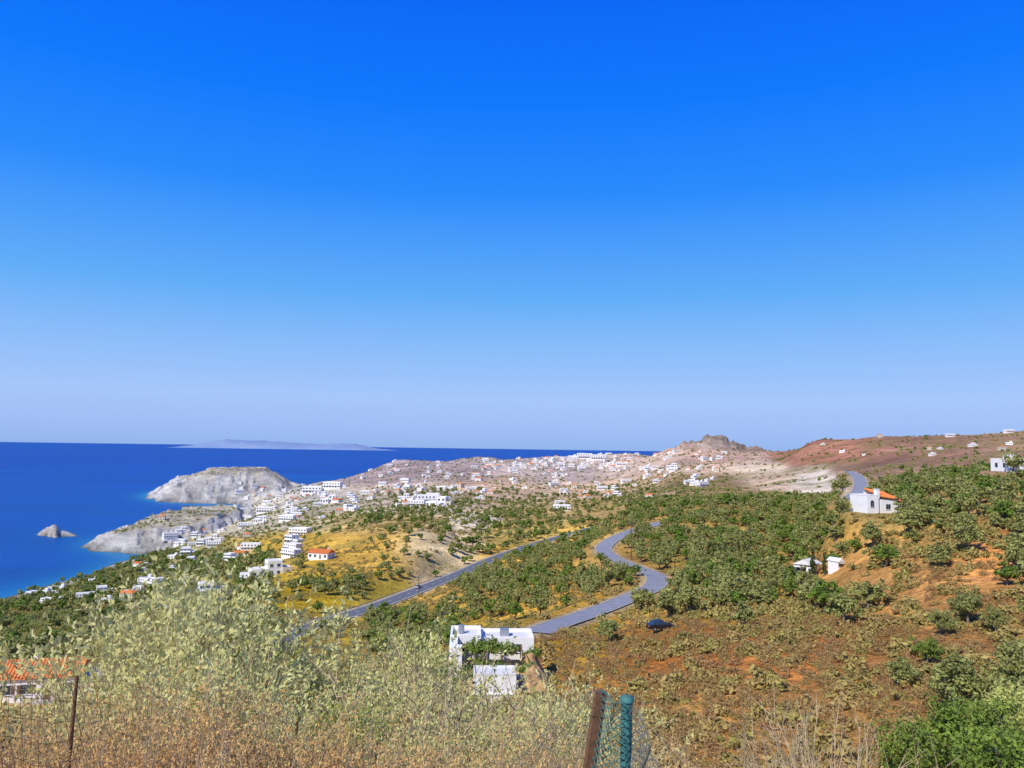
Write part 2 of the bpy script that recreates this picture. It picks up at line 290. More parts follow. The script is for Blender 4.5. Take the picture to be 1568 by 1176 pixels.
# sea
ms_,nt,b=newmat("sea_water")
geo=N(nt,'ShaderNodeNewGeometry'); mp=N(nt,'ShaderNodeMapping'); mp.inputs['Scale'].default_value=(0.25,1.0,1); nt.links.new(geo.outputs['Position'],mp.inputs[0])
f1=mapr(nt,noise(nt,0.0025,6,0.65,mp.outputs[0]),0.35,0.7,0,1)
c=mixc(nt,f1,(0.0002,0.034,0.24),(0.0004,0.060,0.38))
at=N(nt,'ShaderNodeAttribute'); at.attribute_name='shade'
c=mixc(nt,at.outputs['Fac'],c,(0.02,0.25,0.40)); nt.links.new(c,b.inputs['Base Color'])
b.inputs['Roughness'].default_value=0.4; b.inputs['Specular IOR Level'].default_value=0.09
bp=N(nt,'ShaderNodeBump'); bp.inputs['Strength'].default_value=0.7; bp.inputs['Distance'].default_value=1.4
nt.links.new(noise(nt,0.08,7,0.75,geo.outputs['Position']),bp.inputs['Height']); nt.links.new(bp.outputs[0],b.inputs['Normal'])
RS=90000; n=96
V=[(0,20000,-0.5)]+[(RS*math.cos(2*math.pi*i/n),20000+RS*math.sin(2*math.pi*i/n),-0.5) for i in range(n)]
sea=link("sea",mesh_np("sea",V,[(0,1+i,1+(i+1)%n) for i in range(n)],[ms_]))
si=np.arange(0,550,3); dj=np.arange(int(ND*(math.log(450)-L0)/(L1-L0)),ND,3); xs=X[np.ix_(si,dj)]; ys=Y[np.ix_(si,dj)]; zs=Z[np.ix_(si,dj)]
zs=smooth(smooth(zs,3,0),2,1); ss=0.65*np.exp(-np.clip(-zs,0,40)/6.0)
ii,jj=np.meshgrid(np.arange(len(si)-1),np.arange(len(dj)-1),indexing='ij'); a=(ii*len(dj)+jj).ravel()
q=np.stack([a,a+len(dj),a+len(dj)+1,a+1],1)
me=mesh_np("coastal_water",np.stack([xs,ys,np.zeros_like(xs)],-1).reshape(-1,3),q,[ms_],smooth=True); at_=me.attributes.new('shade','FLOAT','POINT'); at_.data.foreach_set('value',ss.astype(np.float32).ravel())
link("coastal_water",me,parent=sea)
# distant island
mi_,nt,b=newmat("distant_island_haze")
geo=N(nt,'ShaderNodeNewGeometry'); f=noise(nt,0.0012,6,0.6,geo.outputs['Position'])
c=mixc(nt,mapr(nt,f,0.35,0.65,0,1),(0.16,0.25,0.45),(0.22,0.30,0.46)); nt.links.new(c,b.inputs['Base Color'])  # pale blue air haze put into the island's base colour
b.inputs['Roughness'].default_value=1; b.inputs['Specular IOR Level'].default_value=0
nx,ny=220,24; IX0=float(ray(248,680)[0])*27000; IX1=float(ray(598,680)[0])*27000
gx_,gy_=np.meshgrid(np.linspace(0,1,nx),np.linspace(0,1,ny),indexing='ij')
prof=np.interp(gx_,[0,.05,.15,.25,.3,.45,.6,.75,.82,.9,1],[0,70,230,350,380,280,210,280,220,80,0])
iz=prof*np.sin(gy_*math.pi)**0.6*(0.9+0.3*fbm(gx_*60,gy_*10,6,4,81))-4
V=np.stack([IX0+(IX1-IX0)*gx_,27000+3000*gy_,iz],-1).reshape(-1,3)
ii,jj=np.meshgrid(np.arange(nx-1),np.arange(ny-1),indexing='ij'); a=(ii*ny+jj).ravel()
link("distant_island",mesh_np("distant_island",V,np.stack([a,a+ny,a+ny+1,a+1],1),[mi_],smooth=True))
# ------------------------------------------------------------------ road meshes
m_asph=simple("asphalt",(0.125,0.135,0.16),0.2,0.5,0.9)
m_asph2=simple("worn_asphalt",(0.24,0.25,0.29),0.15,0.5,0.9)
m_line=simple("road_paint",(0.7,0.7,0.68),0.1,3)
m_conc=simple("concrete_kerb",(0.42,0.38,0.32),0.2,1)
def ribbon(R,offs,dz):
    T=np.gradient(R[:,:2],axis=0); T/=np.linalg.norm(T,axis=1,keepdims=True); Nn=np.stack([-T[:,1],T[:,0]],1)
    V=[];k=len(offs)
    for o in offs: V.append(np.column_stack([R[:,:2]+Nn*o,R[:,2]+dz]))
    V=np.stack(V,1).reshape(-1,3); n=len(R); Fq=[]
    for i in range(n-1):
        for j in range(k-1):
            a=i*k+j; Fq.append((a+1,a,a+k,a+k+1))
    return V,Fq
def road(name,R,hw,lines,mat):
    V,Fq=ribbon(R,[-hw,0,hw],0.2); o=link(name,mesh_np(name,V,Fq,[mat]))
    if lines:
        for off in (-hw+0.45,hw-0.45):
            V,Fq=ribbon(R,[off-0.1,off+0.1],0.206); link("edge_line",mesh_np("edge_line",V,Fq,[m_line]),parent=o)
        V,Fq=ribbon(R,[-0.08,0.08],0.206); link("centre_line",mesh_np("centre_line",V,[q for i,q in enumerate(Fq) if i%3==0],[m_line]),parent=o)
    for sgn in (-1,1):
        V1,F1=ribbon(R,sorted([sgn*hw,sgn*(hw+0.25)]),0.3)
        link("kerb",mesh_np("kerb",V1,F1,[m_conc]),parent=o)
road("asphalt_road",R1,4.1,True,m_asph); road("asphalt_road",R2,2.7,False,m_asph2); road("asphalt_road",R3,1.8,False,m_asph2)
m_metal=simple("grey_metal",(0.4,0.42,0.44),0.15,3,0.45,0.6)
rail=bpy.data.objects.new("guard_rail",None); scene.collection.objects.link(rail)
Rg=R1[(R1[:,1]>190)&(R1[:,1]<400)]
T=np.gradient(Rg[:,:2],axis=0); T/=np.linalg.norm(T,axis=1,keepdims=True); Nn=np.stack([-T[:,1],T[:,0]],1); base=Rg[:,:2]+Nn*4.7
V=[];Fq=[]
for i,(p,zz) in enumerate(zip(base,Rg[:,2])):
    V+=[(p[0],p[1],zz+.55),(p[0]-Nn[i,0]*.05,p[1]-Nn[i,1]*.05,zz+.70),(p[0],p[1],zz+.85)]
    if i<len(base)-1:
        k=i*3; Fq+=[(k,k+3,k+4,k+1),(k+1,k+4,k+5,k+2)]
link("rail_beam",mesh_np("rail_beam",V,Fq,[m_metal]),parent=rail)
parts=[]
for p,zz in zip(base,Rg[:,2]):
    c=np.array([p[0],p[1],zz]); bx=np.array([(sx*.06,sy*.06,h) for h in (-.3,.8) for sx,sy in ((-1,-1),(1,-1),(1,1),(-1,1))])+c
    parts.append(bx)
V=np.vstack(parts); Fq=np.vstack([np.array([(0,1,5,4),(1,2,6,5),(2,3,7,6),(3,0,4,7),(4,5,6,7)])+8*i for i in range(len(parts))]); link("rail_posts",mesh_np("rail_posts",V,Fq,[m_metal]),parent=rail)
# ------------------------------------------------------------------ foliage templates
def tube(pts,rad,sides=6):
    pts=np.array(pts,float); V=[];Fq=[]
    for i,p in enumerate(pts):
        t=pts[min(i+1,len(pts)-1)]-pts[max(i-1,0)]; t/=np.linalg.norm(t)+1e-9
        a=np.cross(t,[0.31,0.9,0.2]); a/=np.linalg.norm(a)+1e-9; bb=np.cross(t,a)
        for k in range(sides):
            an=2*math.pi*k/sides; V.append(p+rad[i]*(math.cos(an)*a+math.sin(an)*bb))
    for i in range(len(pts)-1):
        for k in range(sides):
            k2=(k+1)%sides; Fq.append((i*sides+k,i*sides+k2,(i+1)*sides+k2,(i+1)*sides+k))
    return np.array(V),np.array(Fq)
def leafquads(c,nrm,ls,asp,rng):
    n=len(c); t=np.cross(nrm,rng.normal(size=(n,3))); t/=np.linalg.norm(t,axis=1,keepdims=True)+1e-9; b_=np.cross(nrm,t)
    ls=ls[:,None]; V=np.stack([c-t*ls*asp*0.5,c+b_*ls*0.5-t*0,c+t*ls*asp*0.5,c-b_*ls*0.5],1)
    return V.reshape(-1,3),np.arange(4*n).reshape(n,4)
def join(parts):
    V=[];Fq=[];mi=[];sh=[];o=0
    for v,f,m_,s in parts:
        V.append(v);Fq.append(f+o);mi.append(np.full(len(f),m_));sh.append(np.broadcast_to(s,(len(f),)));o+=len(v)
    return np.vstack(V),np.vstack(Fq),np.concatenate(mi),np.concatenate(sh)
def crown(rng,cz,rx,rz,ncl,nl,ls,clr,flatb=0.5):
    d=rng.normal(size=(ncl,3)); d/=np.linalg.norm(d,axis=1,keepdims=True); r=rng.uniform(0.35,1,ncl)**0.6
    lob=1+0.28*np.sin(3*np.arctan2(d[:,1],d[:,0])+rng.uniform(0,6))+0.15*rng.normal(size=ncl)
    cc=d*r[:,None]*lob[:,None]*np.array([rx,rx,rz]); cc[:,2]=np.where(cc[:,2]<0,cc[:,2]*flatb,cc[:,2]); cc[:,2]+=cz
    cr=clr*rng.uniform(0.6,1.3,ncl)
    e=rng.normal(size=(ncl,nl,3)); e/=np.linalg.norm(e,axis=2,keepdims=True)
    p=cc[:,None]+e*(cr[:,None,None]*rng.uniform(0.55,1.08,(ncl,nl,1)))*np.array([1,1,0.8])
    nr=e+0.45*rng.normal(size=e.shape); nr[...,2]+=0.5; nr/=np.linalg.norm(nr,axis=2,keepdims=True)
    cs_=rng.uniform(0,1,ncl)[:,None]; sh=np.clip(0.6*cs_+0.4*rng.uniform(0,1,(ncl,nl)),0,1)
    V,Fq=leafquads(p.reshape(-1,3),nr.reshape(-1,3),ls*rng.uniform(0.6,1.3,ncl*nl),1.9,rng)
    return V,Fq,cc,sh.ravel()
m_bark=simple("olive_bark",(0.18,0.15,0.12),0.3,6,0.95)
m_twig=simple("dry_twigs",(0.46,0.36,0.22),0.3,8,0.95)
m_olive=foliage("olive_leaves",(0.10,0.13,0.03),(0.48,0.50,0.16),(0.32,0.31,0.09),0.6)
m_green=foliage("green_leaves",(0.05,0.11,0.018),(0.26,0.38,0.05),(0.22,0.27,0.05),0.6)
m_scrub=foliage("scrub_leaves",(0.18,0.17,0.04),(0.50,0.44,0.12),(0.46,0.33,0.12),0.9)
m_brown=foliage("dry_scrub_leaves",(0.22,0.12,0.05),(0.56,0.33,0.14),(0.38,0.29,0.09),0.95)
m_pale=foliage("pale_shrub_leaves",(0.48,0.45,0.15),(0.92,0.86,0.42),(0.68,0.66,0.26),0.7,0.38)
m_fresh=foliage("fresh_shrub_leaves",(0.28,0.32,0.06),(0.72,0.74,0.24),(0.52,0.54,0.16),0.6,0.38)
m_rust=foliage("dry_thorn_leaves",(0.50,0.25,0.07),(0.92,0.60,0.24),(0.75,0.56,0.24),0.7,0.35)
m_cyp=foliage("cypress_leaves",(0.03,0.06,0.018),(0.10,0.14,0.04),(0.07,0.09,0.03),0.4)
def tree_mesh(name,seed,ncl,nl,ls,mat,rx=2.3,rz=1.9,cz=3.1,th=1.5):
    rng=np.random.default_rng(seed); parts=[]
    V,Fq,cc,sh=crown(rng,cz,rx,rz,ncl,nl,ls,0.62,0.55); parts.append((V,Fq,0,sh))
    top=np.array([rng.normal()*0.15,rng.normal()*0.15,th])
    v,f=tube([(0,0,-0.8),(0.05,0,0.3),top],[0.30,0.24,0.17],7); parts.append((v,f,1,0.5))
    for k in range(min(9,ncl)):
        c_=cc[k*ncl//9]; mid=(top+c_)/2+rng.normal(size=3)*0.15
        v,f=tube([top,mid,c_],[0.12,0.07,0.025],5); parts.append((v,f,1,0.5))
    V,Fq,mi,s=join(parts); return mesh_np(name,V,Fq,[mat,m_bark],mi,s)
def bush_mesh(name,seed,ncl,nl,ls,mat,rx=1.0,rz=0.75,clr=0.38):
    rng=np.random.default_rng(seed); parts=[]
    V,Fq,cc,sh=crown(rng,0.25,rx,rz,ncl,nl,ls,clr,0.35); parts.append((V,Fq,0,sh))
    for k in range(min(6,ncl)):
        v,f=tube([(0,0,-0.3),cc[k]*0.5,cc[k]],[0.04,0.03,0.01],4); parts.append((v,f,1,0.5))
    V,Fq,mi,s=join(parts); return mesh_np(name,V,Fq,[mat,m_twig],mi,s)
def wisp_mesh(name,seed,nb,nl,ll,mat,hh=2.0,spread=0.55,tw=1.0):
    rng=np.random.default_rng(seed); parts=[]; P_=[];D_=[];S_=[]
    for k in range(nb):
        an=rng.uniform(0,6.283); lean=abs(rng.normal())*spread; L=hh*rng.uniform(0.55,1.1)
        b0=np.array([rng.normal()*0.25,rng.normal()*0.25,-0.2]); d=np.array([math.cos(an)*lean,math.sin(an)*lean,1.]); d/=np.linalg.norm(d)
        w=rng.normal(size=3)*0.12; pts=[b0+d*L*t+w*math.sin(t*3)*L*0.5+np.array([math.cos(an),math.sin(an),-0.6])*lean*0.35*t*t*L for t in np.linspace(0,1,6)]
        v,f=tube(pts,np.array([0.012,0.010,0.008,0.006,0.004,0.002])*tw,3); parts.append((v,f,1,0.5))
        pts=np.array(pts); sh0=rng.uniform(0,1)
        for q in range(6):
            t=rng.uniform(0.3,1); i=min(4,int(t*5)); p=pts[i]+(pts[i+1]-pts[i])*(t*5-i)
            sd=d+rng.normal(size=3)*0.55; sd/=np.linalg.norm(sd); sl=L*rng.uniform(0.08,0.2)
            if tw>1.2: v,f=tube([p,p+sd*sl*1.6],[.004*tw,.0015*tw],3); parts.append((v,f,1,.5))
            m_=max(1,nl//6); tt=rng.uniform(0,1,m_); P_.append(p+sd*sl*tt[:,None]+rng.normal(size=(m_,3))*0.018); D_.append(np.broadcast_to(sd,(m_,3))); S_.append(np.clip(sh0*0.6+0.4*rng.uniform(0,1,m_),0,1))
    p=np.vstack(P_); d=np.vstack(D_)+0.6*rng.normal(size=p.shape); d/=np.linalg.norm(d,axis=1,keepdims=True)
    nr=np.cross(d,rng.normal(size=p.shape)); nr/=np.linalg.norm(nr,axis=1,keepdims=True); b_=np.cross(nr,d); l=ll*rng.uniform(0.6,1.3,len(p))[:,None]
    V=np.stack([p,p+d*l*0.5+b_*l*0.22,p+d*l,p+d*l*0.5-b_*l*0.22],1).reshape(-1,3)
    parts.append((V,np.arange(len(V)).reshape(-1,4),0,np.concatenate(S_)))
    V,Fq,mi,s=join(parts); return mesh_np(name,V,Fq,[mat,m_twig],mi,s)
def collection(name,meshes):
    c=bpy.data.collections.new(name)
    for i,m_ in enumerate(meshes):
        o=bpy.data.objects.new("%s_%02d"%(name,i),m_); c.objects.link(o)
    return c
def instancer(name,pts,sc,coll,nvar,tilt=0.0):
    n=len(pts)
    if n==0: return
    me=bpy.data.meshes.new(name); me.vertices.add(n); me.vertices.foreach_set('co',np.asarray(pts,np.float32).ravel())
    r=me.attributes.new('rot','FLOAT_VECTOR','POINT'); rot=np.column_stack([RNG.normal(0,tilt,n),RNG.normal(0,tilt,n),RNG.uniform(0,6.283,n)]); r.data.foreach_set('vector',rot.astype(np.float32).ravel())
    s=me.attributes.new('scl','FLOAT_VECTOR','POINT'); sc=np.asarray(sc); sc=sc if sc.ndim==2 else np.repeat(sc[:,None],3,1); s.data.foreach_set('vector',sc.astype(np.float32).ravel())
    x=me.attributes.new('idx','INT','POINT'); x.data.foreach_set('value',RNG.integers(0,nvar,n).astype(np.int32))
    o=link(name,me); ng=bpy.data.node_groups.new(name+"_scatter",'GeometryNodeTree')
    ng.interface.new_socket('Geometry',in_out='INPUT',socket_type='NodeSocketGeometry'); ng.interface.new_socket('Geometry',in_out='OUTPUT',socket_type='NodeSocketGeometry')
    gi=ng.nodes.new('NodeGroupInput'); go=ng.nodes.new('NodeGroupOutput'); ip=ng.nodes.new('GeometryNodeInstanceOnPoints'); ci=ng.nodes.new('GeometryNodeCollectionInfo')
    ci.inputs['Collection'].default_value=coll; ci.inputs['Separate Children'].default_value=True; ci.inputs['Reset Children'].default_value=True
    ip.inputs['Pick Instance'].default_value=True
    def na(nm,t):
        q=ng.nodes.new('GeometryNodeInputNamedAttribute'); q.data_type=t; q.inputs['Name'].default_value=nm
        return [k for k in q.outputs if k.enabled and k.name=='Attribute'][0]
    L=ng.links.new
    L(gi.outputs[0],ip.inputs['Points']); L(ci.outputs[0],ip.inputs['Instance']); L(na('idx','INT'),ip.inputs['Instance Index']); L(na('rot','FLOAT_VECTOR'),ip.inputs['Rotation']); L(na('scl','FLOAT_VECTOR'),ip.inputs['Scale']); L(ip.outputs[0],go.inputs[0])
    md=o.modifiers.new('scatter','NODES'); md.node_group=ng
    return o
oliveHi=collection("olive_hi",[tree_mesh("olive_hi",100+i,75,55,0.17,m_olive if i<3 else m_green) for i in range(4)])
oliveMd=collection("olive_md",[tree_mesh("olive_md",110+i,44,22,0.34,m_olive,rx=2.2+0.3*(i%2),rz=1.8+0.3*(i%3)) for i in range(5)]+[tree_mesh("olive_md_g",120+i,44,22,0.34,m_green) for i in range(2)])
oliveLo=collection("olive_lo",[tree_mesh("olive_lo",130+i,24,14,0.7,m_olive if i<2 else m_green) for i in range(3)])
scrubMd=collection("scrub_md",[bush_mesh("scrub_md",210+i,14,16,0.22,m_scrub) for i in range(4)])
scrubLo=collection("scrub_lo",[bush_mesh("scrub_lo",220+i,8,9,0.45,m_scrub if i<1 else (m_olive if i<2 else m_green)) for i in range(3)])
brownMd=collection("brown_md",[bush_mesh("brown_md",240+i,16,20,0.14,m_brown) for i in range(4)])
# ------------------------------------------------------------------ scatter
def cells(c,d0,d1,smax=0.85):
    ys=np.arange(d0,d1,c); xs=np.arange(-smax*d1,smax*d1,c); x,y=np.meshgrid(xs,ys); x=x.ravel()+RNG.uniform(-.5,.5,x.size)*c; y=y.ravel()+RNG.uniform(-.5,.5,y.size)*c
    k=(np.abs(x/y)<smax)&(y>d0)&(y<d1); x=x[k];y=y[k]; z=hgt(x,y); k=z>2.5; x,y,z=x[k],y[k],z[k]
    u,v=proj(x,y,z); rd=hgt(x,y,np.minimum(roadd,60)); return x,y,z,u,v,rd
def box(u,v,u0,u1,v0,v1,f=12):
    return sst((u-u0)/f+0.5)*sst((u1-u)/f+0.5)*sst((v-v0)/f*1.5+0.5)*sst((v1-v)/f*1.5+0.5)
keepout=[] # (x,y,r)
def clear(x,y):
    k=np.ones(x.shape,bool)
    for a,b_,r in keepout: k&=((x-a)**2+(y-b_)**2>r*r)
    return k
def treemask(u,v,d,x,y):
    m_=np.zeros(u.shape)
    def add(w,*b): 
        nonlocal m_; m_=np.maximum(m_,w*box(u,v,*b))
    add(.8,960,1300,768,905); add(.62,960,1300,900,950); add(.72,1290,1700,752,860); add(.48,1250,1700,850,970); add(.9,1380,1700,720,800); add(.3,1380,1700,950,1200)
    add(.88,690,955,835,915); add(.3,690,900,905,950); add(.9,560,705,942,1005); add(.8,440,560,895,932); add(.15,400,560,935,985)
    add(.5,-300,420,845,935); add(.45,-300,430,930,1060); add(.14,600,1000,740,800); add(.3,560,960,790,835); add(.4,740,860,780,835); add(.05,820,1400,950,1100); add(.12,430,700,840,905)
    n_=fbm(x,y,28,3,91); m_=m_*np.clip(0.85+1.2*n_,0,1.3)
    m_*=1-box(u,v,1300,1388,776,822,8)
    return m_
# ------------------------------------------------------------------ builder for hard objects
class B:
    def __init__(s): s.V=[];s.F=[];s.M=[];s.mats=[]
    def mi(s,m_):
        if m_ not in s.mats: s.mats.append(m_)
        return s.mats.index(m_)
    def add(s,vs,fs,m_):
        o=len(s.V); s.V+= [tuple(map(float,q)) for q in vs]; k=s.mi(m_)
        for f in fs: s.F.append([o+i for i in f]); s.M.append(k)
    def box(s,x0,y0,z0,x1,y1,z1,m_):
        s.add([(x0,y0,z0),(x1,y0,z0),(x1,y1,z0),(x0,y1,z0),(x0,y0,z1),(x1,y0,z1),(x1,y1,z1),(x0,y1,z1)],[(0,3,2,1),(4,5,6,7),(0,1,5,4),(1,2,6,5),(2,3,7,6),(3,0,4,7)],m_)
    def gable(s,x0,y0,x1,y1,z0,rise,m_,ov=0.35):
        x0-=ov;x1+=ov;y0-=ov;y1+=ov;ym=(y0+y1)/2
        s.add([(x0,y0,z0),(x1,y0,z0),(x1,y1,z0),(x0,y1,z0),(x0,ym,z0+rise),(x1,ym,z0+rise)],[(0,1,5,4),(2,3,4,5),(1,2,5),(3,0,4),(0,3,2,1)],m_)
        n=int((x1-x0)/0.45)
        for i in range(n+1):
            xx=x0+(x1-x0)*i/n
            s.add([(xx-.08,y0,z0+.01),(xx+.08,y0,z0+.01),(xx+.08,ym,z0+rise+.01),(xx-.08,ym,z0+rise+.01),(xx,y0,z0+.13),(xx,ym,z0+rise+.13)],[(0,4,5,3),(4,1,2,5),(0,1,4)],m_)
    def hip(s,x0,y0,x1,y1,z0,rise,m_,ov=0.35):
        x0-=ov;x1+=ov;y0-=ov;y1+=ov; ym=(y0+y1)/2; k=(y1-y0)/2
        s.add([(x0,y0,z0),(x1,y0,z0),(x1,y1,z0),(x0,y1,z0),(x0+k,ym,z0+rise),(max(x1-k,x0+k+.1),ym,z0+rise)],[(0,1,5,4),(1,2,5),(2,3,4,5),(3,0,4),(0,3,2,1)],m_)
    def cyl(s,x,y,z0,z1,r0_,r1_,m_,n=12,ax='z'):
        vs=[]
        for zz,rr in ((z0,r0_),(z1,r1_)):
            for i in range(n):
                a=2*math.pi*i/n; q=(rr*math.cos(a),rr*math.sin(a))
                vs.append((x+q[0],y+q[1],zz) if ax=='z' else ((zz,x+q[0],y+q[1]) if ax=='x' else (x+q[0],zz,y+q[1])))
        s.add(vs,[tuple(reversed(range(n))),tuple(range(n,2*n))]+[(i,(i+1)%n,n+(i+1)%n,n+i) for i in range(n)],m_)
    def mesh(s,name):
        me=bpy.data.meshes.new(name); me.from_pydata(s.V,[],s.F); 
        for m_ in s.mats: me.materials.append(m_)
        me.polygons.foreach_set('material_index',s.M); me.update(); return me
m_white=simple("white_render",(0.82,0.81,0.79),0.06,0.7,0.85)
m_cream=simple("cream_render",(0.62,0.54,0.42),0.08,0.7,0.85)
m_roofw=simple("flat_roof_screed",(0.66,0.65,0.63),0.12,0.6,0.9)
m_tile=simple("terracotta_tiles",(0.66,0.21,0.06),0.3,1.5,0.85)
m_glass=simple("window_glass",(0.03,0.045,0.06),0.3,1,0.15,spec=0.6)
m_frame=simple("window_frame",(0.35,0.38,0.42),0.1,2,0.6)
m_blue=simple("blue_shutter",(0.05,0.14,0.33),0.15,2,0.6)
m_wood=simple("brown_door",(0.16,0.09,0.05),0.25,3,0.7)
m_stone=simple("stone_wall",(0.36,0.31,0.25),0.3,2.5,0.95,bump=0.6)
m_earth=simple("ochre_earth",(0.46,0.28,0.12),0.35,1.2,0.95,bump=0.6)
def window(b,x,z,w,h,y,side='f',arch=False,sh=None):
    t=0.04
    if side=='f':
        b.box(x-w/2-.07,y-t,z-.07,x+w/2+.07,y+.02,z+h+.07,m_frame); b.box(x-w/2,y-t-.006,z,x+w/2,y-t+.002,z+h,m_glass); b.box(x-.025,y-t-.02,z,x+.025,y-t-.007,z+h,m_frame); b.box(x-w/2-.12,y-.14,z-.14,x+w/2+.12,y-.003,z-.075,m_white)
        if sh: b.box(x-w/2-.5,y-.07,z,x-w/2-.09,y-.004,z+h,sh); b.box(x+w/2+.09,y-.07,z,x+w/2+.5,y-.004,z+h,sh)
    else:
        e=-1 if side=='l' else 1
        xs=sorted((y+e*t,y-e*.02)); b.box(xs[0],x-w/2-.07,z-.07,xs[1],x+w/2+.07,z+h+.07,m_frame)
        xs=sorted((y+e*(t+.006),y+e*(t-.002))); b.box(xs[0],x-w/2,z,xs[1],x+w/2,z+h,m_glass)
def parapet(b,x0,y0,x1,y1,z,m_,h=0.5,t=0.2):
    b.box(x0,y0,z,x1,y0+t,z+h,m_); b.box(x0,y1-t,z,x1,y1,z+h,m_); b.box(x0,y0+t,z,x0+t,y1-t,z+h,m_); b.box(x1-t,y0+t,z,x1,y1-t,z+h,m_); b.box(x0+t,y0+t,z-.1,x1-t,y1-t,z+.03,m_roofw)
def block(b,x0,y0,x1,y1,z0,z1,m_,par=True,nw=3,storeys=1,door=False,roof=None,sh=None):
    b.box(x0,y0,z0,x1,y1,z1,m_)
    hs=3.0
    for st in range(storeys):
        zb=z1-hs*(storeys-st)+ (0.0)
        for i in range(nw):
            xx=x0+(x1-x0)*(i+.5)/nw
            if door and st==0 and i==nw//2: b.box(xx-.5,y0-.05,zb+.05,xx+.5,y0+.02,zb+2.2,m_wood)
            else: window(b,xx,zb+.95,min(1.3,(x1-x0)/nw*.55),1.2,y0,sh=sh)
        for yy in (y0+(y1-y0)*.3,y0+(y1-y0)*.7):
            window(b,yy,zb+.95,1.0,1.2,x0,'l'); window(b,yy,zb+.95,1.0,1.2,x1,'r')
    if roof=='gable': b.gable(x0,y0,x1,y1,z1+.003,1.9,m_tile)
    elif roof=='hip': b.hip(x0,y0,x1,y1,z1+.003,1.8,m_tile)
    elif par: parapet(b,x0,y0,x1,y1,z1+.002,m_)
def hv(k):
    b=B()
    if k==0: block(b,-5,-4,5,4,-4,3.2,m_white,nw=3,door=True); b.box(1.5,0,3.75,4,3,5.8,m_white); b.cyl(-3,2,3.0,4.6,.5,.5,m_metal,10)
    if k==1: block(b,-6,-4,2,4,-4,6.2,m_white,nw=3,storeys=2,sh=m_blue); block(b,2.003,-3,7,4,-4,3.2,m_white,nw=2); b.box(-6.2,-5.5,2.95,2,-4.003,3.1,m_white); [b.box(x,-5.5,-4,x+.2,-5.3,2.945,m_white) for x in (-6.2,-2.2,1.7)]
    if k==2: block(b,-6,-4,6,4,-4,3.2,m_white,nw=4,door=True,roof='gable'); b.box(3,1,3.5,3.7,1.7,5.6,m_white)
    if k==3: block(b,-8,-4,-1,4,-4,3.2,m_white,nw=3,door=True); block(b,-.997,-2,5,5,-4,6.2,m_white,nw=2,storeys=2); block(b,5.003,-3,9,4,-4,3.4,m_cream,nw=1)
    if k==4: block(b,-5,-4,5,5,-4,6.2,m_cream,nw=3,storeys=2,roof='hip')
    if k==5: block(b,-9,-4,9,4,-4,6.2,m_white,nw=6,storeys=2); b.box(-9,-5.4,3,9,-4.003,3.15,m_white); b.box(-9,-5.4,3.153,9,-5.3,4.0,m_white)
    return b.mesh("village_house_v%d"%k)
HV=[hv(k) for k in range(6)]
def put_house(me,u,v,rz=0,sc=1,name="white_house",pad=None,zoff=0.3,d=None):
    h_=hit(u,v) if d is None else P(u,v,d)
    if h_ is None: return None
    x,y,z=h_
    if z<3: return None
    for a,b_,r in keepout:
        if (x-a)**2+(y-b_)**2<(0.55*(r+8*sc))**2: return None
    if float(hgt(x,y,np.minimum(roadd,60)))<8: return None
    keepout.append((x,y,9*sc)); return link(name,me,(x,y,z+zoff),rz,sc)
for (k,u,v,rz,sc,nm) in [(3,412,884,0.5,1.15,"white_villa"),(5,385,890,0.45,0.6,"white_villa"),(1,322,912,0.5,0.9,"white_villa"),(2,492,856,-0.3,1.0,"tiled_roof_house"),(2,370,852,0.2,0.85,"tiled_roof_house"),
  (1,288,850,0.3,1.2,"white_villa"),(4,247,797,0.2,1.1,"tiled_roof_house"),(5,860,783,0.1,1.0,"white_villa"),(0,222,893,0.3,1,"white_house"),(3,205,912,0.3,.8,"white_house"),(0,160,925,0.4,.7,"white_house"),
  (0,65,912,0.2,1,"white_house"),(0,90,905,0.2,1,"white_house"),(1,50,915,-.2,.8,"white_house"),(0,250,940,-.3,.7,"white_house"),
  (1,310,835,0.2,1.1,"white_house"),(3,325,828,0.2,1.2,"white_house"),(1,300,822,.1,1,"white_house"),(0,265,855,.1,.9,"white_house"),(5,375,808,.3,1,"white_villa"),(3,400,800,.2,1.3,"white_villa"),(5,440,798,-.2,1.1,"white_villa"),
  (5,478,756,0.1,2.3,"seafront_hotel"),(5,510,748,-0.2,2.2,"seafront_hotel"),(3,505,770,0.1,1.8,"white_villa"),(5,405,785,0.1,1.5,"seafront_hotel"),(5,655,770,.2,1.5,"white_villa"),(3,672,776,-.2,1.6,"white_villa"),(5,895,703,.1,2.4,"hilltop_hotel"),(5,915,705,0,2.2,"hilltop_hotel"),
  (5,1330,667,.2,.8,"ridge_house"),(5,1465,665,-.1,.9,"ridge_house"),(4,1347,670,-.1,.6,"ridge_house"),(5,1545,663,.1,.7,"ridge_house"),(3,1490,684,.1,.6,"ridge_house"),(4,1535,690,.1,.6,"ridge_house"),(3,1030,718,0,1.3,"white_villa")]:
    put_house(HV[k],u,v,rz,sc,nm)
rr_=random.Random(3)
for (u0,u1,v0,v1,n,sc) in [(740,950,696,722,100,1.1),(840,940,694,706,40,1.2),(548,745,706,768,60,.85),(350,545,742,800,70,.95),(600,700,745,780,20,1.0),(940,1110,692,745,55,.9),(700,900,722,760,30,.85),(240,345,795,845,10,1.0),(20,330,858,925,26,.7),(350,470,800,860,12,.8),(840,1000,740,775,12,.85),(1180,1560,668,700,8,.6)]:
    for i in range(n):
        u=rr_.uniform(u0,u1); v=rr_.uniform(v0,v1)
        put_house(HV[rr_.choice([0,0,1,1,3,3,5,5,2,4])],u,v,rr_.uniform(-.7,.7),sc*rr_.uniform(.6,1.2),"village_house")
